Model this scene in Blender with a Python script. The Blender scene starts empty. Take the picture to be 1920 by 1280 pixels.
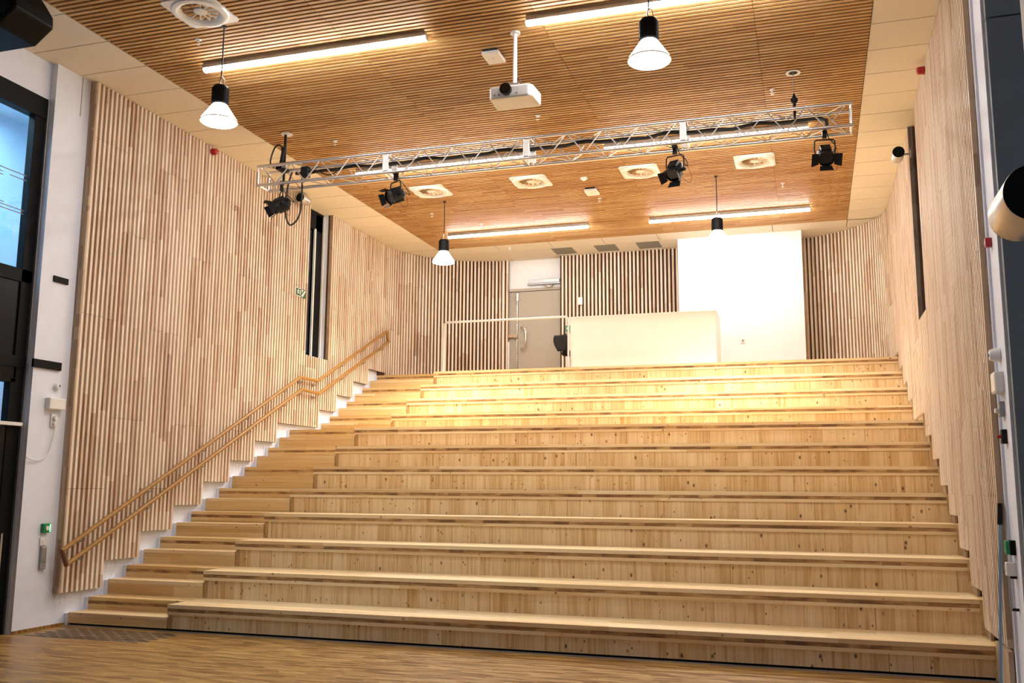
import bpy, math, random
from mathutils import Vector, Matrix
random.seed(7)
PI = math.pi
S = bpy.context.scene
COL = S.collection

# ------------------------------------------------------------------ measures
XL, XW, XS, XR = -8.10, -8.20, -6.71, 2.18      # slat face left, wall left, step/seat split, slat face right
H, Z1, G = 0.34, 0.309, 0.151
Y1, D, E = 9.86, 0.671, 0.782
ZC = 6.95
def TY(k): return Y1 + (k-1)*D + (E if k > 8 else 0)
def TZ(k): return Z1 + (k-1)*H if k > 0 else 0.0
ZT = TZ(12)

# ------------------------------------------------------------------ mesh builder
class MB:
    def __init__(s): s.v=[]; s.f=[]; s.m=[]
    def add(s, vs, fs, mi=0):
        n=len(s.v); s.v += [tuple(v) for v in vs]
        s.f += [tuple(i+n for i in f) for f in fs]; s.m += [mi]*len(fs)
    def box(s, x0,x1,y0,y1,z0,z1, mi=0):
        s.add([(x0,y0,z0),(x1,y0,z0),(x1,y1,z0),(x0,y1,z0),(x0,y0,z1),(x1,y0,z1),(x1,y1,z1),(x0,y1,z1)],
              [(0,3,2,1),(4,5,6,7),(0,1,5,4),(1,2,6,5),(2,3,7,6),(3,0,4,7)], mi); return s
    def obox(s, c, ax, ay, az, mi=0):            # centre and three half vectors
        c=Vector(c); ax=Vector(ax); ay=Vector(ay); az=Vector(az)
        vs=[c+sx*ax+sy*ay+sz*az for sz in(-1,1) for sx,sy in((-1,-1),(1,-1),(1,1),(-1,1))]
        s.add(vs,[(0,3,2,1),(4,5,6,7),(0,1,5,4),(1,2,6,5),(2,3,7,6),(3,0,4,7)],mi); return s
    def cyl(s, p0, p1, r0, r1=None, n=16, mi=0, caps=True):
        p0=Vector(p0); p1=Vector(p1); r1=r0 if r1 is None else r1
        d=(p1-p0).normalized(); a=d.orthogonal().normalized(); b=d.cross(a)
        vs=[]
        for p,r in((p0,r0),(p1,r1)):
            for i in range(n):
                t=2*PI*i/n; vs.append(p+r*(a*math.cos(t)+b*math.sin(t)))
        fs=[(i,(i+1)%n,n+(i+1)%n,n+i) for i in range(n)]
        if caps: fs += [tuple(range(n-1,-1,-1)), tuple(range(n,2*n))]
        s.add(vs,fs,mi); return s
    def tube(s, pts, r, n=8, mi=0):
        pts=[Vector(p) for p in pts]; rings=[]
        prev=None
        for i,p in enumerate(pts):
            d=((pts[min(i+1,len(pts)-1)]-pts[max(i-1,0)])).normalized()
            a=(prev - d*prev.dot(d)) if prev else d.orthogonal()
            a=a.normalized() if a.length>1e-6 else d.orthogonal().normalized()
            prev=a; b=d.cross(a)
            rings.append([p+r*(a*math.cos(2*PI*j/n)+b*math.sin(2*PI*j/n)) for j in range(n)])
        vs=[v for R in rings for v in R]; fs=[]
        for i in range(len(pts)-1):
            for j in range(n):
                fs.append((i*n+j,i*n+(j+1)%n,(i+1)*n+(j+1)%n,(i+1)*n+j))
        fs += [tuple(range(n-1,-1,-1)), tuple(range((len(pts)-1)*n,len(pts)*n))]
        s.add(vs,fs,mi); return s
    def lathe(s, prof, c=(0,0,0), axis='z', n=32, mi=0):   # prof: (r, h)
        c=Vector(c); vs=[]
        for r,h in prof:
            for j in range(n):
                t=2*PI*j/n; x,y=r*math.cos(t),r*math.sin(t)
                vs.append(c+(Vector((x,y,h)) if axis=='z' else Vector((x,h,y)) if axis=='y' else Vector((h,x,y))))
        fs=[(i*n+j,i*n+(j+1)%n,(i+1)*n+(j+1)%n,(i+1)*n+j) for i in range(len(prof)-1) for j in range(n)]
        s.add(vs,fs,mi); return s
    def prism(s, poly, y0, y1, fn=None, mi=0):   # poly of (a,b); fn(a,b,t)->xyz
        fn = fn or (lambda a,b,t:(a,t,b)); n=len(poly)
        vs=[fn(a,b,y0) for a,b in poly]+[fn(a,b,y1) for a,b in poly]
        fs=[tuple(range(n)),tuple(range(2*n-1,n-1,-1))]+[(i,n+i,n+(i+1)%n,(i+1)%n) for i in range(n)]
        s.add(vs,fs,mi); return s
    def build(s, name, mat, parent=None, smooth=False, bevel=0, loc=None, **props):
        me=bpy.data.meshes.new(name); me.from_pydata(s.v,[],s.f)
        mats = mat if isinstance(mat,(list,tuple)) else [mat]
        for m in mats: me.materials.append(m)
        if len(mats)>1: me.polygons.foreach_set('material_index', s.m)
        import bmesh
        bm=bmesh.new(); bm.from_mesh(me); bmesh.ops.recalc_face_normals(bm,faces=bm.faces); bm.to_mesh(me); bm.free()
        if smooth:
            me.polygons.foreach_set('use_smooth',[True]*len(me.polygons))
            try: me.set_sharp_from_angle(angle=math.radians(38))
            except Exception: pass
        me.update()
        o=bpy.data.objects.new(name,me); COL.objects.link(o)
        if parent: o.parent=parent
        if loc: o.location=loc
        if bevel:
            b=o.modifiers.new('bevel','BEVEL'); b.width=bevel; b.segments=2; b.limit_method='ANGLE'; b.angle_limit=math.radians(50)
        for k,v in props.items(): o[k]=v
        return o

def thing(name, label, cat, loc=(0,0,0), rz=0, group=None):
    o=bpy.data.objects.new(name,None); COL.objects.link(o); o.location=loc; o.rotation_euler=(0,0,rz)
    o.empty_display_size=.1
    o['label']=label; o['category']=cat
    if group: o['group']=group
    return o
def tag(o,label,cat,group=None):
    o['label']=label; o['category']=cat
    if group: o['group']=group
    return o
def dup(root, loc, label, rz=None):
    r=root.copy(); COL.objects.link(r); r.location=loc; r['label']=label
    if rz is not None: r.rotation_euler=(0,0,rz)
    for ch in list(root.children):
        c=ch.copy(); COL.objects.link(c); c.parent=r
        for g in list(ch.children):
            d=g.copy(); COL.objects.link(d); d.parent=c
    return r

# ------------------------------------------------------------------ materials
class NT:
    def __init__(s,name):
        s.mat=bpy.data.materials.new(name); s.mat.use_nodes=True; s.t=s.mat.node_tree; s.n=s.t.nodes
        s.b=s.n['Principled BSDF']; s.out=s.n['Material Output']
    def new(s,typ,**kw):
        n=s.n.new(typ)
        for k,v in kw.items(): setattr(n,k,v)
        return n
    def put(s,sock,val):
        if isinstance(val,bpy.types.NodeSocket): s.t.links.new(val,sock)
        elif isinstance(val,(int,float)): sock.default_value=val
        else:
            val=tuple(val); sock.default_value = val if len(sock.default_value)==len(val) else val+(1,)
    def math(s,op,a,b=0,c=0):
        n=s.new('ShaderNodeMath',operation=op)
        s.put(n.inputs[0],a); s.put(n.inputs[1],b); s.put(n.inputs[2],c); return n.outputs[0]
    def pos(s):
        g=s.new('ShaderNodeNewGeometry'); sp=s.new('ShaderNodeSeparateXYZ'); s.put(sp.inputs[0],g.outputs['Position'])
        s.geo=g; return sp.outputs[0],sp.outputs[1],sp.outputs[2]
    def vec(s,x,y,z):
        n=s.new('ShaderNodeCombineXYZ'); s.put(n.inputs[0],x); s.put(n.inputs[1],y); s.put(n.inputs[2],z); return n.outputs[0]
    def wn(s,v):
        n=s.new('ShaderNodeTexWhiteNoise',noise_dimensions='3D'); s.put(n.inputs['Vector'],v); return n.outputs[0]
    def noise(s,v,scale=1,detail=3,rough=.5):
        n=s.new('ShaderNodeTexNoise'); s.put(n.inputs['Vector'],v); n.inputs['Scale'].default_value=scale
        n.inputs['Detail'].default_value=detail; n.inputs['Roughness'].default_value=rough; return n.outputs[0]
    def vor(s,v,feature='F1'):
        n=s.new('ShaderNodeTexVoronoi',feature=feature); s.put(n.inputs['Vector'],v); n.inputs['Scale'].default_value=1
        return n
    def ramp(s,f,stops):
        n=s.new('ShaderNodeValToRGB'); s.put(n.inputs[0],f); e=n.color_ramp.elements
        while len(e)<len(stops): e.new(.5)
        for el,(p,c) in zip(e,stops): el.position=p; el.color=tuple(c)+(1,) if len(c)==3 else c
        return n.outputs[0]
    def mix(s,f,a,b,mode='MIX'):
        n=s.new('ShaderNodeMix',data_type='RGBA',blend_type=mode); s.put(n.inputs[0],f)
        s.put(n.inputs[6],a); s.put(n.inputs[7],b); return n.outputs[2]
    def maprange(s,v,a,b,c=0,d=1):
        n=s.new('ShaderNodeMapRange'); s.put(n.inputs[0],v)
        for i,x in enumerate((a,b,c,d)): n.inputs[i+1].default_value=x
        return n.outputs[0]
    def bump(s,h,strength=.2,dist=.01):
        n=s.new('ShaderNodeBump'); n.inputs['Strength'].default_value=strength; n.inputs['Distance'].default_value=dist
        s.put(n.inputs['Height'],h); s.put(s.b.inputs['Normal'],n.outputs[0])
    def fin(s,col=None,rough=.5,metal=0,spec=None):
        if col is not None: s.put(s.b.inputs['Base Color'],col)
        s.put(s.b.inputs['Roughness'],rough); s.put(s.b.inputs['Metallic'],metal)
        if spec is not None: s.b.inputs['Specular IOR Level'].default_value=spec
        return s.mat

def flat(name,col,rough=.5,metal=0,var=.04,scale=6,spec=None):
    t=NT(name); x,y,z=t.pos(); nz=t.noise(t.vec(x,y,z),scale,3)
    f=t.maprange(nz,.3,.7,1-var,1+var); c=t.vec(f,f,f)
    return t.fin(t.mix(1,tuple(col),c,'MULTIPLY'),rough,metal,spec)
def emit(name,col,strength):
    t=NT(name); t.b.inputs['Base Color'].default_value=(.9,.9,.9,1)
    t.b.inputs['Emission Color'].default_value=tuple(col)+(1,); t.b.inputs['Emission Strength'].default_value=strength
    x,y,z=t.pos(); t.put(t.b.inputs['Roughness'],t.maprange(t.noise(t.vec(x,y,z),8),0,1,.35,.5)); return t.mat

def pine_riser():          # upright boards with knots
    t=NT('pine_upright_boards'); x,y,z=t.pos()
    tier=t.math('FLOOR',t.math('DIVIDE',t.math('SUBTRACT',z,Z1-H+.002),H))
    warp=t.math('MULTIPLY',t.noise(t.vec(t.math('MULTIPLY',x,3),tier,0),1,1),1.6)
    xx=t.math('ADD',t.math('MULTIPLY',x,5.6),t.math('ADD',warp,t.math('MULTIPLY',tier,3.37)))
    bid=t.math('FLOOR',xx); fr=t.math('FRACT',xx)
    r=t.wn(t.vec(bid,tier,1.5)); r2=t.wn(t.vec(bid,tier,7.5))
    st=t.noise(t.vec(t.math('MULTIPLY',x,42),t.math('MULTIPLY',bid,3.1),t.math('MULTIPLY',z,1.3)),1,4,.6)
    wide=t.noise(t.vec(t.math('MULTIPLY',x,11),tier,t.math('MULTIPLY',z,.8)),1,2)
    c=t.ramp(t.math('ADD',t.math('MULTIPLY',st,.72),t.math('MULTIPLY',r,.20)),[(.28,(.60,.38,.16)),(.46,(.78,.57,.31)),(.68,(.88,.71,.45))])
    c=t.mix(t.maprange(wide,.58,.70,0,.75),c,(.55,.29,.085))
    # joint lines, only on some boards
    jl=t.math('MULTIPLY',t.math('LESS_THAN',fr,.028),t.math('GREATER_THAN',r2,.55))
    c=t.mix(t.math('MULTIPLY',jl,.62),c,(.20,.10,.03))
    # knots: clustered small and some bigger
    for sc,rad,gate,seed in((15.,.17,.52,0.),(7.5,.15,.28,9.)):
        vx=t.vor(t.vec(t.math('MULTIPLY',x,sc),seed,t.math('MULTIPLY',z,sc*.62)))
        k=t.math('MULTIPLY',t.maprange(vx.outputs['Distance'],rad,rad*.45,0,1),t.math('GREATER_THAN',t.wn(vx.outputs['Position']),gate))
        c=t.mix(t.math('MULTIPLY',k,.9),c,(.13,.055,.018))
    return t.fin(c,.45,spec=.35)
def pine_long(name,seed,light=((.70,.47,.23),(.84,.65,.38),(.92,.78,.53)),rough=.4):   # grain runs along X
    t=NT(name); x,y,z=t.pos()
    yy=t.math('ADD',t.math('MULTIPLY',y,8.2),t.math('MULTIPLY',z,8.2)); bid=t.math('FLOOR',yy)
    r=t.wn(t.vec(bid,t.math('FLOOR',t.math('ADD',t.math('MULTIPLY',x,.45),t.wn(t.vec(bid,seed,0)))),seed))
    st=t.noise(t.vec(t.math('MULTIPLY',x,1.2),t.math('MULTIPLY',y,38),t.math('MULTIPLY',z,42)),1,4,.6)
    c=t.ramp(t.math('ADD',t.math('MULTIPLY',st,.6),t.math('MULTIPLY',r,.3)),[(.25,light[0]),(.47,light[1]),(.75,light[2])])
    for sc,rad,gate in((5.5,.10,.35),(13.,.14,.75)):
        vx=t.vor(t.vec(t.math('MULTIPLY',x,sc*.7),t.math('MULTIPLY',y,sc),t.math('MULTIPLY',z,sc)))
        k=t.math('MULTIPLY',t.maprange(vx.outputs['Distance'],rad,rad*.4,0,1),t.math('GREATER_THAN',t.wn(vx.outputs['Position']),gate))
        c=t.mix(t.math('MULTIPLY',k,.85),c,(.16,.07,.022))
    return t.fin(c,rough,spec=.4)
def pine_core():           # the crosswise middle ply seen end on
    t=NT('pine_cross_ply'); x,y,z=t.pos()
    blk=t.wn(t.vec(t.math('FLOOR',t.math('MULTIPLY',t.math('ADD',x,t.math('MULTIPLY',y,1.7)),5.2)),t.math('FLOOR',t.math('MULTIPLY',z,2.9)),2))
    n=t.noise(t.vec(t.math('MULTIPLY',x,5),t.math('MULTIPLY',y,3),t.math('MULTIPLY',z,30)),1,3)
    c=t.ramp(t.math('ADD',t.math('MULTIPLY',n,.75),t.math('MULTIPLY',blk,.22)),[(.3,(.17,.08,.03)),(.5,(.38,.205,.075)),(.7,(.62,.40,.17))])
    return t.fin(c,.6)
def slat_wood(name,axis,cols,along=.9,wr=.42):   # axis 0: length along X, 2: along Z
    t=NT(name); x,y,z=t.pos(); isl=t.geo.outputs['Random Per Island']
    L=(x,y,z)[axis]
    blk=t.math('FLOOR',t.math('ADD',t.math('MULTIPLY',L,along),t.math('MULTIPLY',isl,37.)))
    r=t.wn(t.vec(blk,t.math('MULTIPLY',isl,991.),0))
    v=[t.math('MULTIPLY',q,60 if i!=axis else 2.) for i,q in enumerate((x,y,z))]
    st=t.noise(t.vec(*v),1,3)
    c=t.ramp(t.math('ADD',t.math('MULTIPLY',t.math('POWER',r,.8),wr),t.math('MULTIPLY',st,1-wr)),cols)
    return t.fin(c,.55,spec=.3)
def parquet():
    t=NT('oak_industrial_parquet'); x,y,z=t.pos()
    row=t.math('FLOOR',t.math('MULTIPLY',y,38)); off=t.wn(t.vec(row,3,0))
    cell=t.math('FLOOR',t.math('ADD',t.math('MULTIPLY',x,3.6),t.math('MULTIPLY',off,5)))
    r=t.wn(t.vec(row,cell,1)); big=t.noise(t.vec(t.math('MULTIPLY',x,1.2),t.math('MULTIPLY',y,3),0),1,2)
    st=t.noise(t.vec(t.math('MULTIPLY',x,4),t.math('MULTIPLY',y,90),0),1,3)
    f=t.math('ADD',t.math('ADD',t.math('MULTIPLY',r,.5),t.math('MULTIPLY',st,.2)),t.math('MULTIPLY',big,.3))
    c=t.ramp(f,[(.25,(.16,.072,.015)),(.5,(.31,.16,.040)),(.8,(.49,.29,.09))])
    t.bump(f,.08,.002)
    return t.fin(c,t.maprange(r,0,1,.28,.42),spec=.5)
def veneer(name,cols):
    t=NT(name); x,y,z=t.pos()
    zz=t.math('FLOOR',t.math('MULTIPLY',z,1.9)); r=t.wn(t.vec(t.math('FLOOR',t.math('MULTIPLY',t.math('ADD',x,y),24)),t.math('FLOOR',t.math('ADD',t.math('MULTIPLY',z,1.8),t.wn(t.vec(zz,1,1)))),0))
    st=t.noise(t.vec(t.math('MULTIPLY',x,50),t.math('MULTIPLY',y,50),t.math('MULTIPLY',z,2)),1,3)
    return t.fin(t.ramp(t.math('ADD',t.math('MULTIPLY',r,.5),t.math('MULTIPLY',st,.5)),cols),.5)

M={}
M['riser']=pine_riser()
M['tread']=pine_long('pine_long_boards',1.)
M['step']=pine_long('pine_step_boards',5.,((.58,.36,.14),(.74,.52,.24),(.85,.65,.36)),.45)
M['ply']=pine_long('pine_lower_ply',9.)
M['core']=pine_core()
M['endstrip']=flat('dark_pine_strip',(.46,.28,.11),.55,var=.15,scale=20)
WC=[(.24,(.44,.27,.18)),(.36,(.66,.48,.35)),(.52,(.80,.65,.51)),(.75,(.88,.77,.64))]
M['slat']=slat_wood('ash_wall_slats',2,WC,.8,.33)
M['slat_back']=flat('dark_slat_backing',(.085,.04,.024),.9,var=.15)
M['cslat']=slat_wood('oak_ceiling_slats',0,[(.22,(.36,.175,.06)),(.38,(.50,.27,.10)),(.56,(.55,.325,.13)),(.78,(.64,.41,.19))],.8)
M['cslat_back']=flat('dark_ceiling_backing',(.10,.045,.015),.9,var=.1)
M['edge']=veneer('wood_panel_edge',[(.2,(.30,.19,.11)),(.5,(.46,.33,.21)),(.8,(.60,.46,.32))])
M['jamb']=veneer('dark_grey_jamb_wood',[(.2,(.10,.075,.055)),(.5,(.17,.13,.10)),(.8,(.25,.20,.16))])
M['floor']=parquet()
M['white']=flat('white_painted_plaster',(.84,.84,.86),.75,var=.02)
M['coolwhite']=flat('bluish_white_surface',(.79,.83,.95),.7,var=.02)  # bluish tint held in the base colour, separate from the plain white
M['tile']=flat('off_white_ceiling_tile',(.80,.72,.60),.85,var=.03,scale=40)
M['tile_gap']=flat('tile_joint_shadow_gap',(.16,.13,.10),.9)
M['whitebox']=flat('white_counter_laminate',(.88,.85,.80),.5,var=.015)
M['black']=flat('black_powder_coat',(.008,.008,.009),.5,var=.1,spec=.2)
M['frame']=flat('black_window_frame',(.004,.004,.005),.5,var=.1,spec=.12)
M['blackglass']=flat('black_gloss_panel',(.006,.009,.014),.25,var=.1,spec=.15)
M['rubber']=flat('black_cable_rubber',(.012,.012,.012),.6)
M['alu']=flat('brushed_aluminium',(.72,.72,.74),.32,1,var=.06,scale=30)
M['galv']=flat('grey_metal',(.42,.42,.43),.45,.8,var=.08)
M['chrome']=flat('polished_steel',(.75,.74,.72),.2,1)
M['wmetal']=flat('white_enamelled_metal',(.82,.82,.81),.35,var=.02)
M['plastic']=flat('white_plastic',(.80,.79,.77),.4,var=.02)
M['greyplastic']=flat('grey_plastic',(.30,.31,.34),.4)
M['red']=flat('red_alarm_plastic',(.42,.01,.012),.35)
M['green']=flat('green_plastic',(.0,.26,.09),.35)
M['sgreen']=flat('exit_sign_green',(.005,.10,.04),.5)
M['door']=flat('greige_door_laminate',(.42,.37,.30),.6,var=.06,scale=60)
M['doorwood']=flat('light_wood_block',(.55,.36,.2),.5)
M['rail']=flat('varnished_oak_handrail',(.36,.18,.04),.35,var=.12,scale=14)
M['railend']=flat('dark_rail_end_grain',(.16,.07,.03),.5,var=.1)
M['guard']=flat('light_grey_rail_paint',(.66,.70,.72),.35)
M['greywall']=flat('blue_grey_door_panel',(.20,.24,.26),.55,var=.03)
M['fabric']=flat('black_chair_fabric',(.012,.013,.016),.8)
M['speaker']=flat('brushed_speaker_housing',(.60,.56,.52),.3,.6,var=.1)
M['grille']=flat('dark_speaker_grille',(.008,.011,.012),.9,spec=.1)
M['bluepole']=flat('pale_blue_pole',(.24,.36,.52),.3,.3)
M['nightblue']=flat('dark_blue_backdrop',(.012,.04,.10),.7,var=.3,scale=2)  # backdrop colour for the dark space behind the narrow windows
M['mesh_grey']=flat('grey_vent_mesh',(.26,.25,.22),.8,var=.25,scale=90)
M['ventdark']=flat('dark_vent_slot',(.05,.045,.04),.7)
M['fvent']=flat('dark_floor_slot',(.035,.025,.018),.5)
M['tube']=emit('lit_tube_diffuser',(1,.965,.91),42)
M['shade']=emit('lit_pendant_glass',(1,.95,.88),3.5)
M['lens']=flat('projector_lens',(.008,.008,.01),.1)
M['led']=emit('small_green_indicator',(.05,1,.3),.6)

# glazing
t=NT('clear_window_glass'); tr=t.new('ShaderNodeBsdfTransparent'); tr.inputs[0].default_value=(.80,.92,.97,1)
gl=t.new('ShaderNodeBsdfGlossy'); gl.inputs['Roughness'].default_value=.03
mx=t.new('ShaderNodeMixShader'); mx.inputs[0].default_value=.09; t.put(mx.inputs[1],tr.outputs[0]); t.put(mx.inputs[2],gl.outputs[0])
t.put(t.out.inputs['Surface'],mx.outputs[0]); M['glass']=t.mat
M['coolwall']=flat('pale_blue_plaster',(.50,.62,.70),.8,var=.05,scale=1.2)

# ------------------------------------------------------------------ the setting
MB().box(-11,4.2,-3,Y1+.3,-.2,0).build('floor',M['floor'],kind='structure')
MB().box(XW-.05,XR+.12,18.475,21.1,ZT-.2,ZT).build('floor',M['step'],kind='structure')

# ceiling: wood slats in the middle, off-white tiles around
ceil=MB().box(-8.6,3.2,-3,21.1,ZC+.07,ZC+.25).build('ceiling',M['tile_gap'],kind='structure')
WX0,WX1,WY1=-7.17,1.495,19.25
b=MB(); y=WY1-.05; seams=[WX0]+[x for x in [.24-2.33*k for k in range(3,-1,-1)]]+[WX1]
while y>-2.9:
    for a,c in zip(seams[:-1],seams[1:]):
        b.box(a+.003,c-.003,y,y+.044,ZC-.002,ZC+.045)
    y-=.0785
b.build('slat_panel',M['cslat'],ceil)
MB().box(WX0-.005,WX1+.005,-2.95,WY1+.005,ZC+.046,ZC+.065).build('backing_board',M['cslat_back'],ceil)
b=MB(); g=.007
k=0; y=8.727-.70*16
while y<WY1-.3:
    y1=min(y+.70,WY1)
    b.box(-8.6,WX0-.006,y+g,y1-g,ZC,ZC+.03); b.box(WX1+.006,2.9,y+g+.08,y1-g+.08 if y1<WY1 else WY1,ZC,ZC+.03)
    y+=.70
xs=[-8.6,-7.17,-5.85,-4.62,-3.45,-2.28,-1.11,.06,1.495,2.9]
GR=[(-4.735,-4.22),(-3.765,-3.25),(-2.835,-2.30)]
for a,c in zip(xs[:-1],xs[1:]):
    b.box(a+g,c-g,WY1+.008,19.80,ZC,ZC+.03)
    b.box(a+g,c-g,20.47,21.0,ZC,ZC+.03)
cuts=[-8.6]+[v for q in GR for v in q]+[2.9]
for i in range(0,len(cuts),2): b.box(cuts[i],cuts[i+1],19.81,20.462,ZC,ZC+.03)
b.build('ceiling_tiles',M['tile'],ceil)

def slat_strip(b,p,nrm,tan,z0,z1,w=.040,d=.055,joints=()):
    # p is the slat centre on the face line, nrm points into the room
    zs=[z0]+sorted(j for j in joints if z0+.05<j<z1-.05)+[z1]
    for a,c in zip(zs[:-1],zs[1:]):
        q=Vector((p[0],p[1],0))-Vector(nrm)*d/2
        b.obox((q.x,q.y,(a+c)/2),Vector(tan)*w/2,Vector(nrm)*d/2,(0,0,(c-a)/2-.002))
def botz(y,side):
    # stepped lower edge of the slats along the stair
    for k in range(1,12):
        y_end=TY(k+1)-.12
        if y<y_end: return TZ(k)+.095
    return ZT+.09
PER=.084
JA=(1.66,3.87,6.2); JB=(2.58,5.10)
def side_wall(left):
    sgn=1 if left else -1
    xf=XL if left else XR; y0=9.655 if left else 9.22
    wy=(15.30,16.10) if left else (13.47,14.36)
    b=MB(); back=MB(); y=y0+.0215
    yarc=18.45; R=(2.15 if left else 2.08); cx=xf+sgn*R
    i=0
    while y<yarc:
        zb=botz(y,left); zt=ZC-.003
        j=JA if (i//8)%2==0 else JB
        if wy[0]-.02<y<wy[1]+.02: zt=4.085
        slat_strip(b,(xf,y),(sgn,0,0),(0,1,0),zb,zt,joints=j)
        y+=PER; i+=1
    # backing boards with stepped foot
    edges=[y0]+[TY(k+1)-.12 for k in range(1,12)]+[yarc]
    for k in range(len(edges)-1):
        a,c=edges[k],edges[k+1]
        segs=[(a,c,ZC-.002)]
        if a<wy[1] and c>wy[0]:
            segs=[]
            if a<wy[0]: segs.append((a,wy[0],ZC-.002))
            segs.append((max(a,wy[0]),min(c,wy[1]),4.08))
            if c>wy[1]: segs.append((wy[1],c,ZC-.002))
        for p,q,zt in segs:
            x0,x1=sorted((xf-sgn*.057,xf-sgn*.095))
            back.box(x0,x1,p,q,botz((a+c)/2,left),zt)
    # the rounded corner
    th=0; n=int(R*PI/2/PER)
    for i in range(n+1):
        th=i*PER/R
        if not left and th>PI/2-.02: break
        if th>PI/2: break
        c,s_=math.cos(th),math.sin(th)
        slat_strip(b,(cx-sgn*R*c,yarc+R*s_),(sgn*c,-s_,0),(sgn*s_,c,0),ZT+.012 if i>2 else ZT+.09,ZC-.003,joints=JA if (i//8)%2 else JB)
    m=24; pts=[(cx-sgn*(R+.057)*math.cos(PI/2*i/m),yarc+(R+.057)*math.sin(PI/2*i/m)) for i in range(m+1)]
    pts2=[(cx-sgn*(R+.10)*math.cos(PI/2*i/m),yarc+(R+.10)*math.sin(PI/2*i/m)) for i in range(m+1)]
    for i in range(m):
        vs=[(pts[i][0],pts[i][1],ZT),(pts[i+1][0],pts[i+1][1],ZT),(pts2[i+1][0],pts2[i+1][1],ZT),(pts2[i][0],pts2[i][1],ZT)]
        vs+=[(a,b_,ZC-.002) for a,b_,_ in vs]
        back.add(vs,[(0,3,2,1),(4,5,6,7),(0,1,5,4),(1,2,6,5),(2,3,7,6),(3,0,4,7)])
    return b,back
# left wall: white plaster behind, with openings for window and for the glazing
wl=MB()
wl.box(XW-.3,XW,9.05,15.30,0,ZC+.08); wl.box(XW-.3,XW,16.10,19.3,0,ZC+.08); wl.box(XW-.3,XW,15.30,16.10,0,4.08)
wl.box(XW-.3,XW-.09,-3,9.05,6.47,ZC+.08); wl.box(XW-.3,XW-.09,-3,5.2,0,6.47)
wall_left=wl.build('wall_left',M['coolwhite'],kind='structure')
b,back=side_wall(True)
b.build('slat_panel',M['slat'],wall_left); back.build('backing_board',M['slat_back'],wall_left)
MB().box(XW,XL,9.628,9.654,TZ(1)+.09,ZC-.003).build('end_board',M['edge'],wall_left,label='plain brown end board of the slats')
b=MB(); x0,x1=XW+.002,XW+.048                    # white stepped filler at the step ends
for k in range(1,13):
    b.box(x0,x1,TY(k)-.004,TY(k)+D/2+.01,0,TZ(k)-G-.012)
    b.box(x0,x1,TY(k)+D/2-.004,(TY(k+1) if k<12 else 18.47),0 if k==1 else TZ(k)-.4,TZ(k)-.012)
b.build('trim_1',M['coolwhite'],kind='structure')
wr=MB()
wr.box(XR+.10,XR+.4,9.3,13.47,0,ZC+.08); wr.box(XR+.10,XR+.4,14.36,19.3,0,ZC+.08); wr.box(XR+.10,XR+.4,13.47,14.36,0,4.08)
wall_right=wr.build('wall_right',M['edge'],kind='structure')
b,back=side_wall(False)
b.build('slat_panel',M['slat'],wall_right); back.build('backing_board',M['slat_back'],wall_right)
MB().box(XR-.005,XR+.075,9.16,9.218,TZ(1)+.09,ZC-.003).build('end_board',M['edge'],wall_right)
MB().box(XR+.01,XR+.05,9.24,9.86,0,TZ(1)+.05).build('foot_board',M['edge'],wall_right)
b=MB()                                           # stepped brown skirting seen below the right slats
for k in range(1,12): b.box(XR+.03,XR+.055,TY(k)+.35,TY(k+1)+.02,TZ(k),TZ(k)+.11)
b.build('skirting',M['edge'],wall_right)
b=MB()
for k in range(1,13): b.box(XR-.001,XR+.098,TY(k)+.001,(TY(k+1) if k<12 else 18.47)+.03,TZ(k-1)-.1 if k>1 else 0,TZ(k)-.003)
b.build('trim_5',M['step'],kind='structure')
# right pier and grey side wall
MB().box(2.245,2.9,8.62,9.3,0,ZC+.05).box(2.225,2.245,8.62,8.70,0,ZC).box(2.225,2.245,9.10,9.16,0,ZC).build('wall_right_pier',M['coolwhite'],kind='structure')
wn=MB().box(2.246,4.2,8.53,8.615,0,5.72).box(2.246,4.2,8.53,8.615,5.735,ZC+.05).build('wall_right_return',M['greywall'],kind='structure')
MB().box(2.60,2.66,8.50,8.528,0,ZC).build('edge_trim',M['guard'],wn,label='pale blue vertical edge trim')
MB().box(1.78,2.1,-3,5.1,0,ZC+.05).build('wall_right_front',M['white'],kind='structure')
# back wall
wb=MB(); BY=20.58
wb.box(-6.09,-6.05,20.62,20.8,ZT,ZC+.05); wb.box(-8.6,-6.05,20.7,21.0,ZT,ZC+.05)
wb.box(-6.05,-4.66,20.76,21.0,6.26,ZC+.05); wb.box(-4.66,3.0,20.70,21.0,ZT,ZC+.05)
wall_back=wb.build('wall_back',M['white'],kind='structure')
b=MB(); x=-4.62; i=0
while x<-1.92:
    slat_strip(b,(x,20.53),(0,-1,0),(1,0,0),ZT+.01,ZC-.003,joints=()); x+=.0865; i+=1
b.build('slat_panel',M['slat'],wall_back)
MB().box(-4.66,-1.9,20.588,20.62,ZT,ZC-.002).box(-4.665,-4.655,20.5,20.76,ZT,ZC).build('backing_board',M['slat_back'],wall_back)
MB().box(-1.9,.617,19.79,20.7,ZT,ZC+.02).build('wall_back_shaft',M['white'],kind='structure')
MB().box(.62,.66,20.45,20.6,ZT,ZC).build('trim_2',M['edge'],kind='structure')

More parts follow.
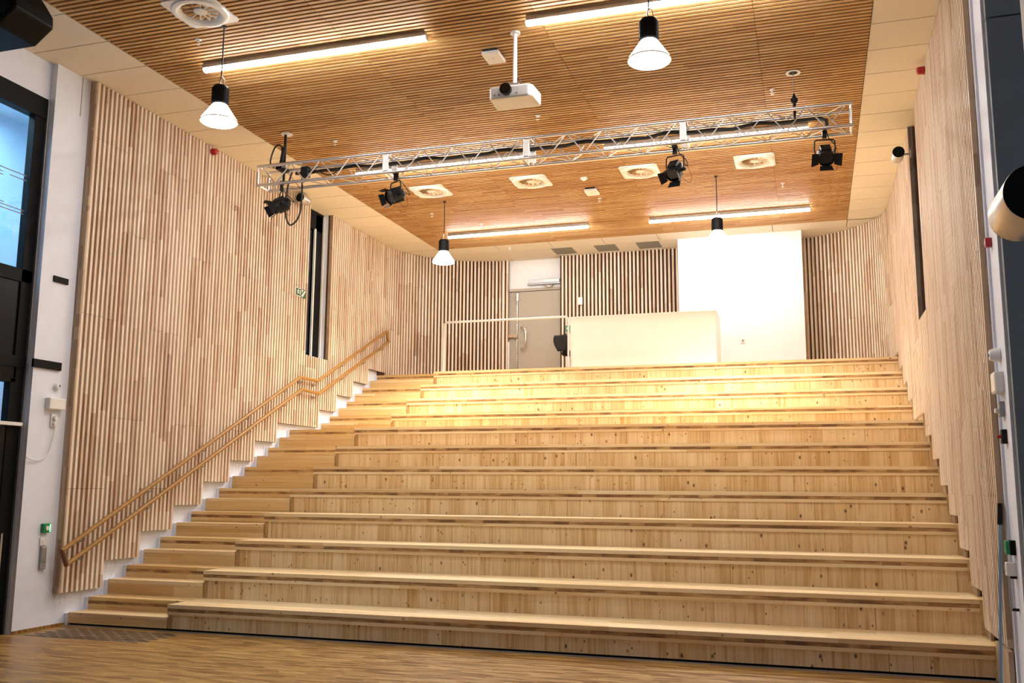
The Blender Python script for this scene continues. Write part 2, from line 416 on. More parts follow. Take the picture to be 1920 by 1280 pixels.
# back double door
dr=MB().box(-6.05,-6.0,20.70,20.78,ZT,6.26).box(-4.71,-4.66,20.70,20.78,ZT,6.26).box(-6.05,-4.66,20.70,20.78,6.21,6.27).build('door_1',M['door'],kind='structure')
MB().box(-5.995,-5.745,20.745,20.79,ZT+.01,6.20).build('narrow_leaf',M['door'],dr)
leaf=MB().box(-5.735,-4.715,20.74,20.79,ZT+.01,6.20).build('wide_leaf',M['door'],dr)
MB().cyl((-5.75,20.72,ZT+.1),(-5.75,20.72,6.12),.010,n=10).cyl((-5.75,20.72,5.98),(-5.75,20.72,6.16),.04,n=12).build('lock_rod',M['chrome'],dr)
MB().box(-5.98,-5.80,20.68,20.74,5.13,5.20).build('strike_block',M['doorwood'],dr)
MB().cyl((-5.78,20.66,5.16),(-5.78,20.74,5.16),.055,n=16).build('lock_knob',M['chrome'],dr,smooth=True)
hp=[(-5.66,20.74,5.36),(-5.62,20.66,5.36),(-5.55,20.63,5.33),(-5.52,20.63,5.24),(-5.52,20.63,4.98),(-5.55,20.63,4.89),(-5.62,20.66,4.86),(-5.66,20.74,4.86)]
MB().tube(hp,.022,10).build('handle',M['chrome'],leaf,smooth=True)
MB().cyl((-5.66,20.73,5.04),(-5.66,20.745,5.04),.03,n=14).build('lock_cylinder',M['chrome'],leaf,smooth=True)
tc=thing('door_closer','silver door closer mounted above the grey double door','door closer')
MB().box(-5.47,-4.72,20.64,20.76,6.37,6.45).build('body',M['galv'],tc,bevel=.006)
MB().box(-5.5,-4.70,20.65,20.755,6.345,6.365).build('rail',M['galv'],tc)
MB().tube([(-4.9,20.68,6.34),(-4.9,20.66,6.28)],.03,10).tube([(-5.12,20.68,6.33),(-4.98,20.60,6.24),(-4.9,20.66,6.27)],.012,8).build('arm',M['chrome'],tc)

# windows in the slat walls
def narrow_window(name,left):
    s=1 if left else -1
    xw=XL if left else XR; y0,y1=(15.30,16.10) if left else (13.47,14.36)
    fr=MB(); X=lambda a,b_:sorted((xw-s*a,xw-s*b_))
    a,c=X(.20,.29)
    fr.box(a,c,y1-.29,y1,4.08,6.90); fr.box(a,c,y0-.05,y0+.04,4.08,6.90); fr.box(a,c,y0,y1,6.58,6.95); fr.box(a,c,y0,y1,4.05,4.13)
    o=fr.build(name,M['frame'],kind='structure')
    jm=MB(); a,c=X(-.001,.24); jm.box(a,c,y1+.001,y1+.018,4.09,ZC-.002)
    jm.build('jamb',M['edge'] if left else M['jamb'],o)
    if left:
        jm=MB(); a,c=X(.17,.235); jm.box(a,c,y1-.03,y1,4.09,6.92); jm.build('white_strip',M['wmetal'],o)
        a,c=X(.185,.22); MB().box(a,c,y1-.335,y1-.295,4.12,6.6).build('white_mullion',M['wmetal'],o)
    else:
        a,c=X(.0,.02); MB().box(a,c,y0-.006,y0+.014,4.09,ZC-.3).build('opening_edge',M['wmetal'],o)
    a,c=X(.24,.25); MB().box(a,c,y0,y1,4.1,6.6).build('pane',M['glass'],o)
    a,c=X(.60,.62); MB().box(a,c,y0-.3,y1+.3,3.9,6.98).build('dark_backdrop',M['nightblue'],o)  # added sheet, coloured as the dark room behind the pane
narrow_window('window_1',True); narrow_window('window_2',False)

# big glazed front on the left, towards the camera
GX=XW-.10
fr=MB()
fr.box(GX-.10,GX,8.86,9.02,2.95,6.46)         # wide mullion
fr.box(GX-.12,GX+.02,5.2,9.02,6.21,6.47)
fr.box(GX-.10,GX,5.2,9.02,4.11,4.27); fr.box(GX-.10,GX+.01,5.2,9.06,3.08,3.22)
fr.box(GX-.10,GX,8.83,9.02,0,2.95); fr.box(GX-.10,GX,5.2,8.9,2.90,3.1)
fr.box(GX-.10,GX,7.55,7.68,0,6.4)
w3=fr.build('window_3',M['frame'],kind='structure',bevel=.004)
MB().box(GX-.06,GX-.05,5.2,8.87,4.25,6.22).build('upper_pane',M['glass'],w3)
MB().box(GX-.06,GX-.05,5.2,8.84,2.44,2.92).build('lower_pane',M['glass'],w3)
MB().box(GX-.05,GX-.02,5.2,8.99,3.2,4.13).build('dark_panel',M['blackglass'],w3)
b=MB()
for (ya,yb,z) in((8.0,8.5,5.37),(8.05,8.5,5.33),(8.38,8.86,5.42),(8.6,8.86,5.36),(7.7,8.86,4.98),(7.7,8.86,4.94),(7.9,8.55,5.01)): b.box(GX-.048,GX-.044,ya,yb,z,z+.012)
b.build('pane_stripes',M['greyplastic'],w3)
MB().box(GX-.02,GX+.03,9.02,9.05,0,6.44).build('metal_edge_strip',M['galv'],w3)
MB().box(GX-.04,GX+.08,5.2,8.98,2.39,2.43).build('white_sill',M['wmetal'],w3)
d=MB().box(GX-.07,GX-.01,5.2,8.99,.02,2.38).build('door_2',M['blackglass'],kind='structure')
MB().cyl((GX+.03,8.86,.25),(GX+.03,8.86,1.15),.016,n=10).box(GX-.02,GX+.03,8.85,8.87,.3,.33).box(GX-.02,GX+.03,8.85,8.87,1.07,1.10).build('door_handle',M['chrome'],d)
# the pale room on the other side of the glass
MB().box(-11.0,-10.8,2,12,-.2,8).box(-11,-8.3,2,2.1,-.2,8).box(-11,-8.52,11.9,12,-.2,8).box(-10.8,-8.5,2,12,7.2,7.3).build('wall_beyond_glass',M['coolwall'],kind='structure')
# black bars and bracket fixed to the white pier
tag(MB().box(XW-.0,XW+.03,9.02,9.47,3.10,3.20).build('black_bar',M['frame'],bevel=.003),'long black bar running from the glazing onto the white pier','bar')
tag(MB().box(XW,XW+.02,9.245,9.485,4.19,4.265).build('black_plate',M['frame'],bevel=.002),'small black plate on the white pier at mid height','plate')
MB().box(XW-.004,XW+.003,9.475,9.482,6.42,ZC).build('trim_3',M['tile_gap'],kind='structure')
# baseboards
MB().box(XW,XW+.012,9.05,9.85,0,.035).build('baseboard_left',M['floor'],kind='structure')
MB().box(XW+.05,XR+.06,Y1-.012,Y1-.004,0,.012).build('baseboard_front',M['galv'],kind='structure')

# ------------------------------------------------------------------ seating tiers and steps
ORD=['lowest','second','third','fourth','fifth','sixth','seventh','eighth','ninth','tenth','eleventh','topmost']
for k in range(1,13):
    y0=TY(k); y1=TY(k+1) if k<12 else 18.47; zt=TZ(k); zb=TZ(k-1)
    if k==1: lab='lowest wide pine seating tier, standing on the parquet floor'
    elif k==12: lab='topmost wide pine seating tier, below the guard rail and white counter'
    elif k==8: lab='eighth wide pine seating tier from the floor, level with the handrail landing'
    else: lab='%s wide pine seating tier counted up from the parquet floor'%ORD[k-1]
    t=thing('seating_tier',lab,'seating tier',((XS+XR)/2,y0,zb),group='wide seating tiers of the pine grandstand')
    lx,ly,lz=t.location; off=lambda mb:(setattr(mb,'v',[(a-lx,b_-ly,c-lz) for a,b_,c in mb.v]) or mb)
    r0=.03 if k==1 else 0
    off(MB().box(XS+.07,XR-.002,y0+.014,y0+.06,zb+r0-(0 if k==1 else .0),zt-.122)).build('riser',M['riser'],t)
    off(MB().box(XS+.012,XS+.07,y0+.012,y0+.06,zb+r0,zt-.122)).build('end_strip',M['endstrip'],t,label='darker upright strip at the left end')  # darker strip along the left end of the riser
    sb=MB()
    for za,zc,mi,yo in((-.044,0,0,0),(-.084,-.044,1,.002),(-.121,-.084,2,.001)):
        sb.box(XS+(0 if mi==0 else .001),XR-.002,y0+yo,y1+(.012 if k<12 else 0),zt+za+.0005,zt+zc,mi)
    off(sb).build('seat_board',[M['tread'],M['core'],M['ply']],t)
    if k==1:
        off(MB().box(XS+.09,XR+.04,y0+.05,y0+.08,0.001,.03)).build('plinth',M['frame'],t)
n=0
SO=['first','second','third','fourth','fifth','sixth','seventh','eighth','ninth','tenth','eleventh','twelfth','thirteenth','fourteenth','fifteenth','sixteenth','seventeenth','eighteenth','nineteenth','twentieth','twenty-first','twenty-second','twenty-third','topmost']
for k in range(1,13):
    for odd in(1,0):
        n+=1
        if odd: ya,yb,zt,zb=TY(k)+.004,TY(k)+D/2,TZ(k)-G,TZ(k-1)
        else: ya,yb,zt,zb=TY(k)+D/2,(TY(k+1) if k<12 else 18.47),TZ(k),TZ(k)-G
        if n==1: lab='lowest narrow pine stair step at the left, on the parquet floor'
        elif n==16: lab='deep pine landing step where the wall handrail runs level'
        elif n==24: lab='topmost narrow pine stair step, at the foot of the curved slat wall'
        else: lab='narrow pine stair step at the left, %s one up from the floor'%SO[n-1]
        t=thing('stair_step',lab,'stair step',((XW+.05+XS)/2,ya,zb),group='narrow steps beside the left slat wall')
        lx,ly,lz=t.location; off=lambda mb:(setattr(mb,'v',[(a-lx,b_-ly,c-lz) for a,b_,c in mb.v]) or mb)
        X0,X1=XW+.05,(XS-.002)
        if odd:
            off(MB().box(X0,X1,ya,yb+.01,zt-.045,zt)).build('tread',M['tread'],t)
            off(MB().box(X0,X1+.001,ya+.002,ya+.05,zb+(.03 if k==1 else .0005),zt-.0455)).build('riser',M['step'],t)
        else:
            sb=MB(); sb.box(X0,X1,ya,yb+.002,zt-.044,zt,0).box(X0,X1,ya+.002,ya+.09,zt-.084,zt-.044,1).box(X0,X1,ya+.001,ya+.09,zb+.0005,zt-.084,2)
            off(sb).build('tread',[M['step'],M['core'],M['step']],t)
# dark shadow gap under the first row
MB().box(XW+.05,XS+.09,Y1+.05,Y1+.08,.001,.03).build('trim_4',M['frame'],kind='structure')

# ------------------------------------------------------------------ handrail on the left wall
t=thing('handrail','double oak handrail climbing along the left slat wall','handrail',(XL,9.5,0))
off=lambda mb:(setattr(mb,'v',[(a-XL,b_-9.5,c) for a,b_,c in mb.v]) or mb)
HX=XL+.085
RR_=.029
up=[(HX,9.53,.915),(HX,14.95,3.63),(HX,15.58,3.63),(HX,18.50,5.02)]
lo=[(HX,9.62,.745),(HX,15.02,3.415),(HX,15.64,3.40),(HX,18.60,4.80)]
def smoothpath(p):
    out=[Vector(p[0])]
    for i in range(1,len(p)-1):
        a,b_,c=Vector(p[i-1]),Vector(p[i]),Vector(p[i+1])
        out+=[b_+(a-b_).normalized()*.05,b_,b_+(c-b_).normalized()*.05]
    return out+[Vector(p[-1])]
off(MB().tube(smoothpath(up),RR_,12)).build('upper_rail',M['rail'],t,smooth=True)
off(MB().tube(smoothpath(lo),RR_,12)).build('lower_rail',M['rail'],t,smooth=True)
off(MB().tube([(HX,9.53,.93),(HX,9.63,.74)],.03,10)).build('end_piece',M['railend'],t,label='dark end piece joining both rails')
off(MB().tube([(HX,18.49,5.03),(HX,18.62,4.79)],.03,10)).build('end_piece',M['rail'],t)
def rz(p,y):
    for a,b_ in zip(p[:-1],p[1:]):
        if a[1]<=y<=b_[1]: return a[2]+(b_[2]-a[2])*(y-a[1])/(b_[1]-a[1])
for y in(9.9,11.1,12.3,13.4,14.5,15.05,15.55,16.6,17.5,18.35):
    for p in(up,lo):
        z=rz(p,y)
        off(MB().tube([(HX,y,z-.02),(HX,y,z-.07),(HX-.03,y,z-.085),(XL-.044,y,z-.085)],.008,8).cyl((XL-.003,y,z-.085),(XL+.006,y,z-.085),.028,n=14)).build('bracket',M['galv'],t)

# ------------------------------------------------------------------ upper level: guard rail, counter, chair
GY=18.10
t=thing('guard_rail','white tubular guard rail on the top level, left of the white counter','guard rail',(-5.2,GY,ZT))
off=lambda mb:(setattr(mb,'v',[(a+5.2,b_-GY,c-ZT) for a,b_,c in mb.v]) or mb)
z=5.075
off(MB().tube([(-6.52,GY,z-.08),(-6.515,GY,z-.03),(-6.47,GY,z)]+[(-3.93,GY,z),(-3.885,GY,z-.025),(-3.872,GY,z-.08)],.022,12)).build('top_rail',M['guard'],t,smooth=True)
for x in(-6.52,-3.872):
    p=off(MB().cyl((x,GY,ZT),(x,GY,z-.07),.020,n=12)).build('post',M['guard'],t,smooth=True)
tag(MB().cyl((0,0,0),(0,0,.86),.018,n=12).build('short_post',M['guard'],loc=(-5.71,19.95,ZT)),'slim pale post standing left of the grey double door','post')

t=thing('service_counter','long white counter standing at the edge of the top level','counter',(-2.42,GY+.05,ZT))
b=MB().box(-1.425,1.425,.0,.9,.0,1.005); b.build('body',M['whitebox'],t,bevel=.004)
MB().box(-1.43,1.43,-.004,.905,1.006,1.025).build('top_board',M['whitebox'],t,bevel=.003)

t=thing('office_chair','black swivel chair half hidden behind the white counter','chair',(-4.13,19.40,ZT),rz=math.radians(150))
R=lambda w,d,h,cx,cy,cz,mb:mb.lathe([(0,-h/2),(w*.8,-h/2),(w,0),(w*.8,h/2),(0,h/2)],(cx,cy,cz),n=20)
seat=R(.24,.24,.08,0,0,.47,MB()); seat.build('seat',M['fabric'],t,smooth=True)
bk=MB(); pts=[]
N=9
for j in range(N):
    for i in range(7):
        u=-1+2*i/6; v=j/(N-1); w=.23*(1-.25*abs(2*v-1)**2)*(.75+.25*v)
        pts.append((u*w,.22+.05*v-.07*u*u*(-1),(.50+.34*v)))
fs=[(j*7+i,j*7+i+1,(j+1)*7+i+1,(j+1)*7+i) for j in range(N-1) for i in range(6)]
bk.add(pts,fs); bo=bk.build('backrest',M['fabric'],t,smooth=True); so=bo.modifiers.new('s','SOLIDIFY'); so.thickness=.05
MB().box(-.03,.03,.14,.25,.40,.68).build('back_support',M['black'],t,bevel=.005)
MB().cyl((0,0,.08),(0,0,.43),.03,n=14).build('gas_lift',M['black'],t)
for i in range(5):
    a=2*PI*i/5+.3
    MB().tube([(0,0,.11),(.28*math.cos(a),.28*math.sin(a),.075)],.018,8).build('base_arm',M['black'],t)
    MB().cyl((.28*math.cos(a)-.02,.28*math.sin(a),.03),(.28*math.cos(a)+.02,.28*math.sin(a),.03),.029,n=14).build('castor',M['black'],t)

# small wall fittings at the back
def plate(name,label,cat,x,z,y,w,h,mat,d=.02,holes=0):
    t=thing(name,label,cat,(x,y,z))
    MB().box(-w/2,w/2,-d,0,-h/2,h/2).build('cover',mat,t,bevel=.003)
    MB().box(-w*.32,w*.32,-d-.004,-d,-h*.36,h*.36).build('rocker',M['plastic'],t,bevel=.001)
    return t
plate('light_switch','white switch plate on the back slats, right of the grey door','switch',-4.19,5.86,20.484,.10,.17,M['plastic'])
t=thing('wall_socket','white socket on the plain white wall behind the counter','socket',(-.61,19.788,4.70))
MB().box(-.05,.05,-.012,0,-.05,.05).build('cover',M['plastic'],t,bevel=.003)
MB().lathe([(0,-.013),(.02,-.013),(.022,-.03),(.012,-.034),(0,-.034)],(0,0,.01),'y',14).build('plug',M['greyplastic'],t)
t=thing('call_button','green door release button on the back slats beside the grey door','button',(-4.47,20.484,5.24))
MB().box(-.055,.055,-.05,0,-.07,.07).build('housing',M['green'],t,bevel=.006)
MB().cyl((0,-.05,0),(0,-.062,0),.03,n=16).build('button',M['plastic'],t)

# ------------------------------------------------------------------ ceiling lamps
def make_tube(label):
    t=thing('tube_light',label,'tube light',(0,0,0),group='long tube lights under the slatted ceiling')
    L=1.505
    MB().box(-L+.004,L-.004,-.060,.060,-.062,0).build('housing',M['galv'],t,bevel=.004)
    prof=[(.044,-.059),(.044,-.070),(.038,-.086),(.020,-.096),(-.020,-.096),(-.038,-.086),(-.044,-.070),(-.044,-.059)]
    MB().prism(prof,-L,L,lambda a,c,s_:(s_,a,c)).build('diffuser',M['tube'],t,smooth=False)
    for s in(-1,1): MB().prism([(a*1.03,c-.001) for a,c in prof],s*L,s*(L+.008),lambda a,c,s_:(s_,a,c)).build('end_cap',M['plastic'],t)
    return t
tl=make_tube('')
first=True
for (y,ya) in((9.62,'nearest the camera'),(13.82,'seen through the truss'),(18.05,'furthest back')):
    for x,xa in((-4.935,'left'),(-.705,'right')):
        lab='long lit tube light under the ceiling, %s, on the %s'%(ya,xa)
        if first: tl.location=(x,y,ZC-.003); tl['label']=lab; first=False
        else: dup(tl,(x,y,ZC-.003),lab)

def make_pendant(lab,zoff):
    t=thing('pendant_lamp',lab,'pendant lamp',(0,0,0),group='pendant lamps with black lampholders')
    zt=-(ZC-6.21)
    cb=MB().tube([(0,0,0),(.004,0,zt*.5),(0,0,zt+.1)],.008,8).cyl((0,0,0),(0,0,-.018),.03,n=16); cb.build('cable',M['rubber'],t)
    MB().tube([(.0,0,zt+.13),(.035,0,zt+.09),(.045,0,zt+.03),(.04,0,zt)],.006,6).tube([(0,0,zt+.12),(-.012,0,zt+.06),(0,0,zt)],.01,8).build('suspension_loop',M['chrome'],t)
    hz=zt-.0
    hs=MB().lathe([(0,hz+.005),(.075,hz+.005),(.086,hz-.01),(.088,hz-.06),(.088,hz-.205),(.078,hz-.215),(0,hz-.215)],n=32)
    h=hs.build('lampholder',M['black'],t,smooth=True)
    b=MB()
    for i in range(24):
        a=2*PI*i/24; c,s=math.cos(a),math.sin(a)
        b.obox((.090*c,.090*s,hz-.11),(c*.006,s*.006,0),(-s*.003,c*.003,0),(0,0,.09))
    b.build('cooling_fins',M['black'],h)
    sz=hz-.215
    MB().lathe([(.078,sz),(.088,sz-.01),(.115,sz-.05),(.168,sz-.13),(.202,sz-.18),(.207,sz-.202),(.198,sz-.212),(.14,sz-.230),(.07,sz-.238),(0,sz-.239)],n=48).build('glass_shade',M['shade'],t,smooth=True)
    MB().lathe([(.205,sz-.194),(.2105,sz-.194),(.2105,sz-.206),(.205,sz-.206),(.205,sz-.194)],n=48).build('shade_rim',M['chrome'],next(q for q in t.children if q.name.startswith('glass_shade')),smooth=True)
    return t
pd=make_pendant('',0)
PL=[(-5.61,8.80,'nearest on the left'),(-.68,8.65,'nearest on the right'),(-5.67,15.87,'far one on the left'),(-.715,15.83,'far one on the right')]
for i,(x,y,w) in enumerate(PL):
    lab='white glass pendant lamp with black lampholder, %s'%w
    if i==0: pd.location=(x,y,ZC-.002); pd['label']=lab
    else: dup(pd,(x,y,ZC-.002),lab)
    l=bpy.data.lights.new('pendant_light','SPOT'); l.energy=(420 if y>12 else 45); l.color=(1,.90,.74); l.spot_size=math.radians(150); l.spot_blend=1; l.shadow_soft_size=.2
    o=bpy.data.objects.new('pendant_light',l); COL.objects.link(o); o.location=(x,y,5.72)

# ------------------------------------------------------------------ ceiling vents and sensors
def make_vent():
    t=thing('ceiling_vent','','ceiling vent',group='round swirl vents in the slatted ceiling')
    MB().lathe([(.315,-.012),(.305,-.034),(.27,-.046),(.235,-.034),(.21,-.005),(.2,.03)],n=48).build('ring',M['wmetal'],t,smooth=True)
    b=MB(); q=.315                     # square plate with a round hole
    n=48; vs=[]; 
    for i in range(n):
        a=2*PI*i/n+PI/n; c,s=math.cos(a),math.sin(a); m=max(abs(c),abs(s)); vs+=[(.29*c,.29*s,-.012),(q*c/m,q*s/m,-.012),(q*c/m,q*s/m,.01)]
    fs=[]
    for i in range(n):
        j=(i+1)%n; fs+=[(3*i,3*j,3*j+1,3*i+1),(3*i+1,3*j+1,3*j+2,3*i+2)]
    b.add(vs,fs); b.build('plate',M['wmetal'],t)
    MB().cyl((0,0,.028),(0,0,.03),.22,n=32).build('dark_opening',M['ventdark'],t)
    for i in range(12):
        a=2*PI*i/12; c,s=math.cos(a),math.sin(a)
        r=Vector((c,s,0)); tt=Vector((-s,c,0))
        p0,p1=.07*r,.20*r; w0,w1=.014,.036
        MB().add([p0-tt*w0+Vector((0,0,.018)),p1-tt*w1+Vector((0,0,.022)),p1+tt*w1*.6+Vector((0,0,-.012)),p0+tt*w0+Vector((0,0,-.006)),
                  p0-tt*w0+Vector((0,0,.022)),p1-tt*w1+Vector((0,0,.026)),p1+tt*w1*.6+Vector((0,0,-.008)),p0+tt*w0+Vector((0,0,-.002))],
                 [(0,1,2,3),(7,6,5,4),(0,4,5,1),(1,5,6,2),(2,6,7,3),(3,7,4,0)]) if 0 else None
        m=MB(); m.add([p0-tt*w0+Vector((0,0,.018)),p1-tt*w1+Vector((0,0,.022)),p1+tt*w1*.6+Vector((0,0,-.012)),p0+tt*w0+Vector((0,0,-.006)),
                  p0-tt*w0+Vector((0,0,.022)),p1-tt*w1+Vector((0,0,.026)),p1+tt*w1*.6+Vector((0,0,-.008)),p0+tt*w0+Vector((0,0,-.002))],
                 [(0,1,2,3),(7,6,5,4),(0,4,5,1),(1,5,6,2),(2,6,7,3),(3,7,4,0)]); m.build('blade',M['wmetal'],t)
    MB().lathe([(0,-.02),(.06,-.018),(.075,-.008),(.075,.02)],n=24).build('hub',M['wmetal'],t,smooth=True)
    return t
v=make_vent()
VL=[(-5.66,8.42,'white swirl vent in the ceiling above the near left pendant'),
    (-5.68,15.22,'leftmost white swirl vent of the far ceiling row, beyond the truss'),
    (-3.80,15.20,'white swirl vent in the far row, left of the small white detector'),
    (-1.90,15.20,'white swirl vent in the far row, behind the spotlight with the folded flap'),
    (-.04,15.22,'rightmost white swirl vent of the far ceiling row')]
for i,(x,y,lab) in enumerate(VL):
    if i==0: v.location=(x,y,ZC-.004); v['label']=lab
    else: dup(v,(x,y,ZC-.004),lab)

def make_sprinkler():
    t=thing('sprinkler_head','','sprinkler',group='small ceiling sprinkler heads')
    MB().lathe([(.036,0),(.034,-.008),(.016,-.01),(.012,-.03),(0,-.03)],n=20).build('rose',M['wmetal'],t,smooth=True)
    MB().tube([(-.02,0,-.012),(-.022,0,-.045),(0,0,-.06),(.022,0,-.045),(.02,0,-.012)],.004,6).build('yoke',M['chrome'],t)
    MB().cyl((0,0,-.062),(0,0,-.066),.022,n=16).build('deflector',M['wmetal'],t)
    return t
s=make_sprinkler()
SL=[(-6.10,9.0,'below the near left swirl vent'),(-6.14,12.48,'between truss hanger and near left tube light'),(-2.88,12.40,'just behind the projector'),
    (.35,12.44,'left of the right truss hanger'),(.36,16.53,'in the right far corner of the slatted ceiling'),(-5.52,17.5,'above the back left tube light'),(-6.2,16.54,'left of the far left pendant'),
    (-2.87,16.48,'beside the far white box on the ceiling'),(-5.56,19.5,'on the white back ceiling tiles, left'),(.2,19.55,'on the white back ceiling tiles, right')]
for i,(x,y,w) in enumerate(SL):
    lab='tiny white sprinkler head, '+w
    if i==0: s.location=(x,y,ZC-.003); s['label']=lab
    else: dup(s,(x,y,ZC-.003),lab)
t=thing('smoke_detector','round white smoke detector on the ceiling, between the two middle far vents','smoke detector',(-2.88,15.28,ZC-.003))
MB().lathe([(.06,0),(.06,-.015),(.05,-.03),(.025,-.045),(0,-.047)],n=28).build('housing',M['plastic'],t,smooth=True)
MB().lathe([(.066,0),(.066,-.006),(.06,-.007)],n=28).build('base_ring',M['wmetal'],t)
def make_ap(label,loc):
    t=thing('access_point',label,'access point',loc,group='square white boxes on the ceiling')
    MB().box(-.11,.11,-.15,.15,-.06,-.015).build('housing',M['plastic'],t,bevel=.012)
    MB().box(-.09,.09,-.165,.12,-.02,0).build('mount',M['rubber'],t)
    MB().lathe([(.014,-.0605),(.018,-.0605),(.018,-.062),(.014,-.062),(.014,-.0605)],(0,-.02,0),n=20).build('indicator_ring',M['bluepole'],t)
    return t
ap=make_ap('square white box on the ceiling, left of the projector pole',(-2.86,10.38,ZC-.003))
dup(ap,(-2.90,15.98,ZC-.003),'square white box on the ceiling near the far smoke detector')
for i,(a,c) in enumerate(GR):
    t=thing('ceiling_grille',['left','middle','right'][i]+'most grey mesh grille in the white back ceiling' if i!=1 else 'middle grey mesh grille in the white back ceiling','ceiling grille',((a+c)/2,20.14,ZC),group='grey grilles over the back wall')
    w=(c-a)/2; MB().box(-w+.012,w-.012,-.31,.31,.006,.02).build('mesh',M['mesh_grey'],t)
    MB().box(-w,w,-.322,-.306,-.002,.02).box(-w,w,.306,.322,-.002,.02).box(-w,-w+.014,-.31,.31,-.002,.02).box(w-.014,w,-.31,.31,-.002,.02).build('frame',M['tile'],t)

# projector
t=thing('projector','white ceiling projector with black lens hanging on a white pole','projector',(-2.44,9.92,ZC-.003))
MB().cyl((0,0,0),(0,0,-.02),.06,n=20).build('ceiling_plate',M['wmetal'],t)
MB().cyl((0,0,-.01),(0,0,-.66),.024,n=16).build('pole',M['wmetal'],t,smooth=True)
MB().box(-.06,.06,-.05,.05,-.70,-.64).obox((-.10,0,-.715),(.12,0,0),(0,.012,0),(0,0,.008)).obox((.10,0,-.715),(.12,0,0),(0,.012,0),(0,0,.008)).build('mount_bracket',M['galv'],t)
zb=6.085-ZC; zt_=6.235-ZC
poly=[(-.255,-.15),(-.235,-.175),(.215,-.175),(.255,-.12),(.27,.15),(.25,.19),(-.25,.19),(-.27,.15)]
body=MB(); 
body.prism(poly,zb,zt_,lambda a,c,s_:(a,c,s_)); bd=body.build('body',M['plastic'],t,bevel=.018)
MB().cyl((-.045,-.12,zb+.09),(-.045,-.235,zb+.09),.062,.066,n=28).build('lens_barrel',M['black'],t,smooth=True)
MB().cyl((-.045,-.236,zb+.09),(-.045,-.238,zb+.09),.05,n=24).build('lens',M['lens'],next(q for q in t.children if q.name.startswith('lens_barrel')))
b=MB()
for x in(-.19,-.135,.075): b.cyl((x,-.174,zb+.045),(x,-.178,zb+.045),.012,n=12)
b.build('front_sockets',M['greyplastic'],bd)
MB().tube([(.03,0,-.55),(.07,.02,-.62),(.11,.03,-.70)],.006,6).build('cable',M['rubber'],t)

# ------------------------------------------------------------------ truss
TYC=11.965; h=.145; zc=6.26
t=thing('lighting_truss','silver box truss spanning the ceiling and carrying the spotlights','truss',(-2.87,TYC,zc))
X0,X1=-4.18,4.18
for sy in(-1,1):
    for sz in(-1,1):
        MB().cyl((X0,sy*h,sz*h),(X1,sy*h,sz*h),.024,n=14).build('chord',M['alu'],t,smooth=True)
joints=[X0,-2.09,0,2.11,X1]
for i,x in enumerate(joints):
    ds=(-.035,.035) if 0<i<len(joints)-1 else (.02 if i==0 else -.02,)
    for d_ in ds:
        b=MB()
        for s_ in(-1,1):
            b.cyl((x+d_,s_*h,-h),(x+d_,s_*h,h),.013,n=10).cyl((x+d_,-h,s_*h),(x+d_,h,s_*h),.013,n=10)
        b.build('end_frame',M['alu'],t,smooth=True)
    if 0<i<len(joints)-1:
        for sy in(-1,1): MB().box(x-.030,x+.030,sy*h-.018,sy*h+.018,-h+.03,h-.03).build('joint_sleeve',M['wmetal'],t)
for a,c in zip(joints[:-1],joints[1:]):
    m=8; xs_=[a+.07+(c-a-.14)*i/m for i in range(m+1)]
    def lac(f): return [f(x,(1 if i%2==0 else -1)*h) for i,x in enumerate(xs_)]
    for f in((lambda x,q:(x,-h,q)),(lambda x,q:(x,h,-q)),(lambda x,q:(x,q,-h)),(lambda x,q:(x,-q,h))):
        p=lac(f); b=MB()
        for u,v_ in zip(p[:-1],p[1:]): b.cyl(u,v_,.0085,n=8)
        b.build('lacing',M['alu'],t,smooth=True)
# hangers
t=thing('truss_hanger','thick black rod hanger holding the left end of the truss','hanger',(-6.69,12.0,ZC-.003))
MB().lathe([(0,-.004),(.085,-.004),(.09,-.014),(.05,-.018),(0,-.018)],n=24).build('ceiling_plate',M['wmetal'],t,smooth=True)
MB().cyl((-.02,0,-.01),(-.02,0,-.80),.020,n=12).build('rod',M['black'],t,smooth=True)
MB().box(-.10,-.0,-.11,.11,-.58,-.52).cyl((-.06,-.03,-.48),(-.02,-.03,-.22),.028,n=10).build('clamp',M['black'],t)
t=thing('truss_hanger','thin wire hanger with hook holding the right end of the truss','hanger',(.625,11.96,ZC-.003))
MB().lathe([(.055,-.002),(.085,-.004),(.095,-.014),(.07,-.018),(.055,-.01)],n=28).build('ceiling_ring',M['wmetal'],t,smooth=True)
MB().cyl((0,0,.0),(0,0,-.006),.055,n=20).build('recess',M['black'],t)
MB().cyl((0,0,-.005),(0,0,-.30),.005,n=8).build('wire',M['galv'],t)
MB().lathe([(.0,-.28),(.012,-.29),(.02,-.33),(.045,-.36),(.045,-.39),(.02,-.42),(.018,-.50),(.012,-.62),(0,-.62)],n=12).build('turnbuckle',M['black'],t,smooth=True)
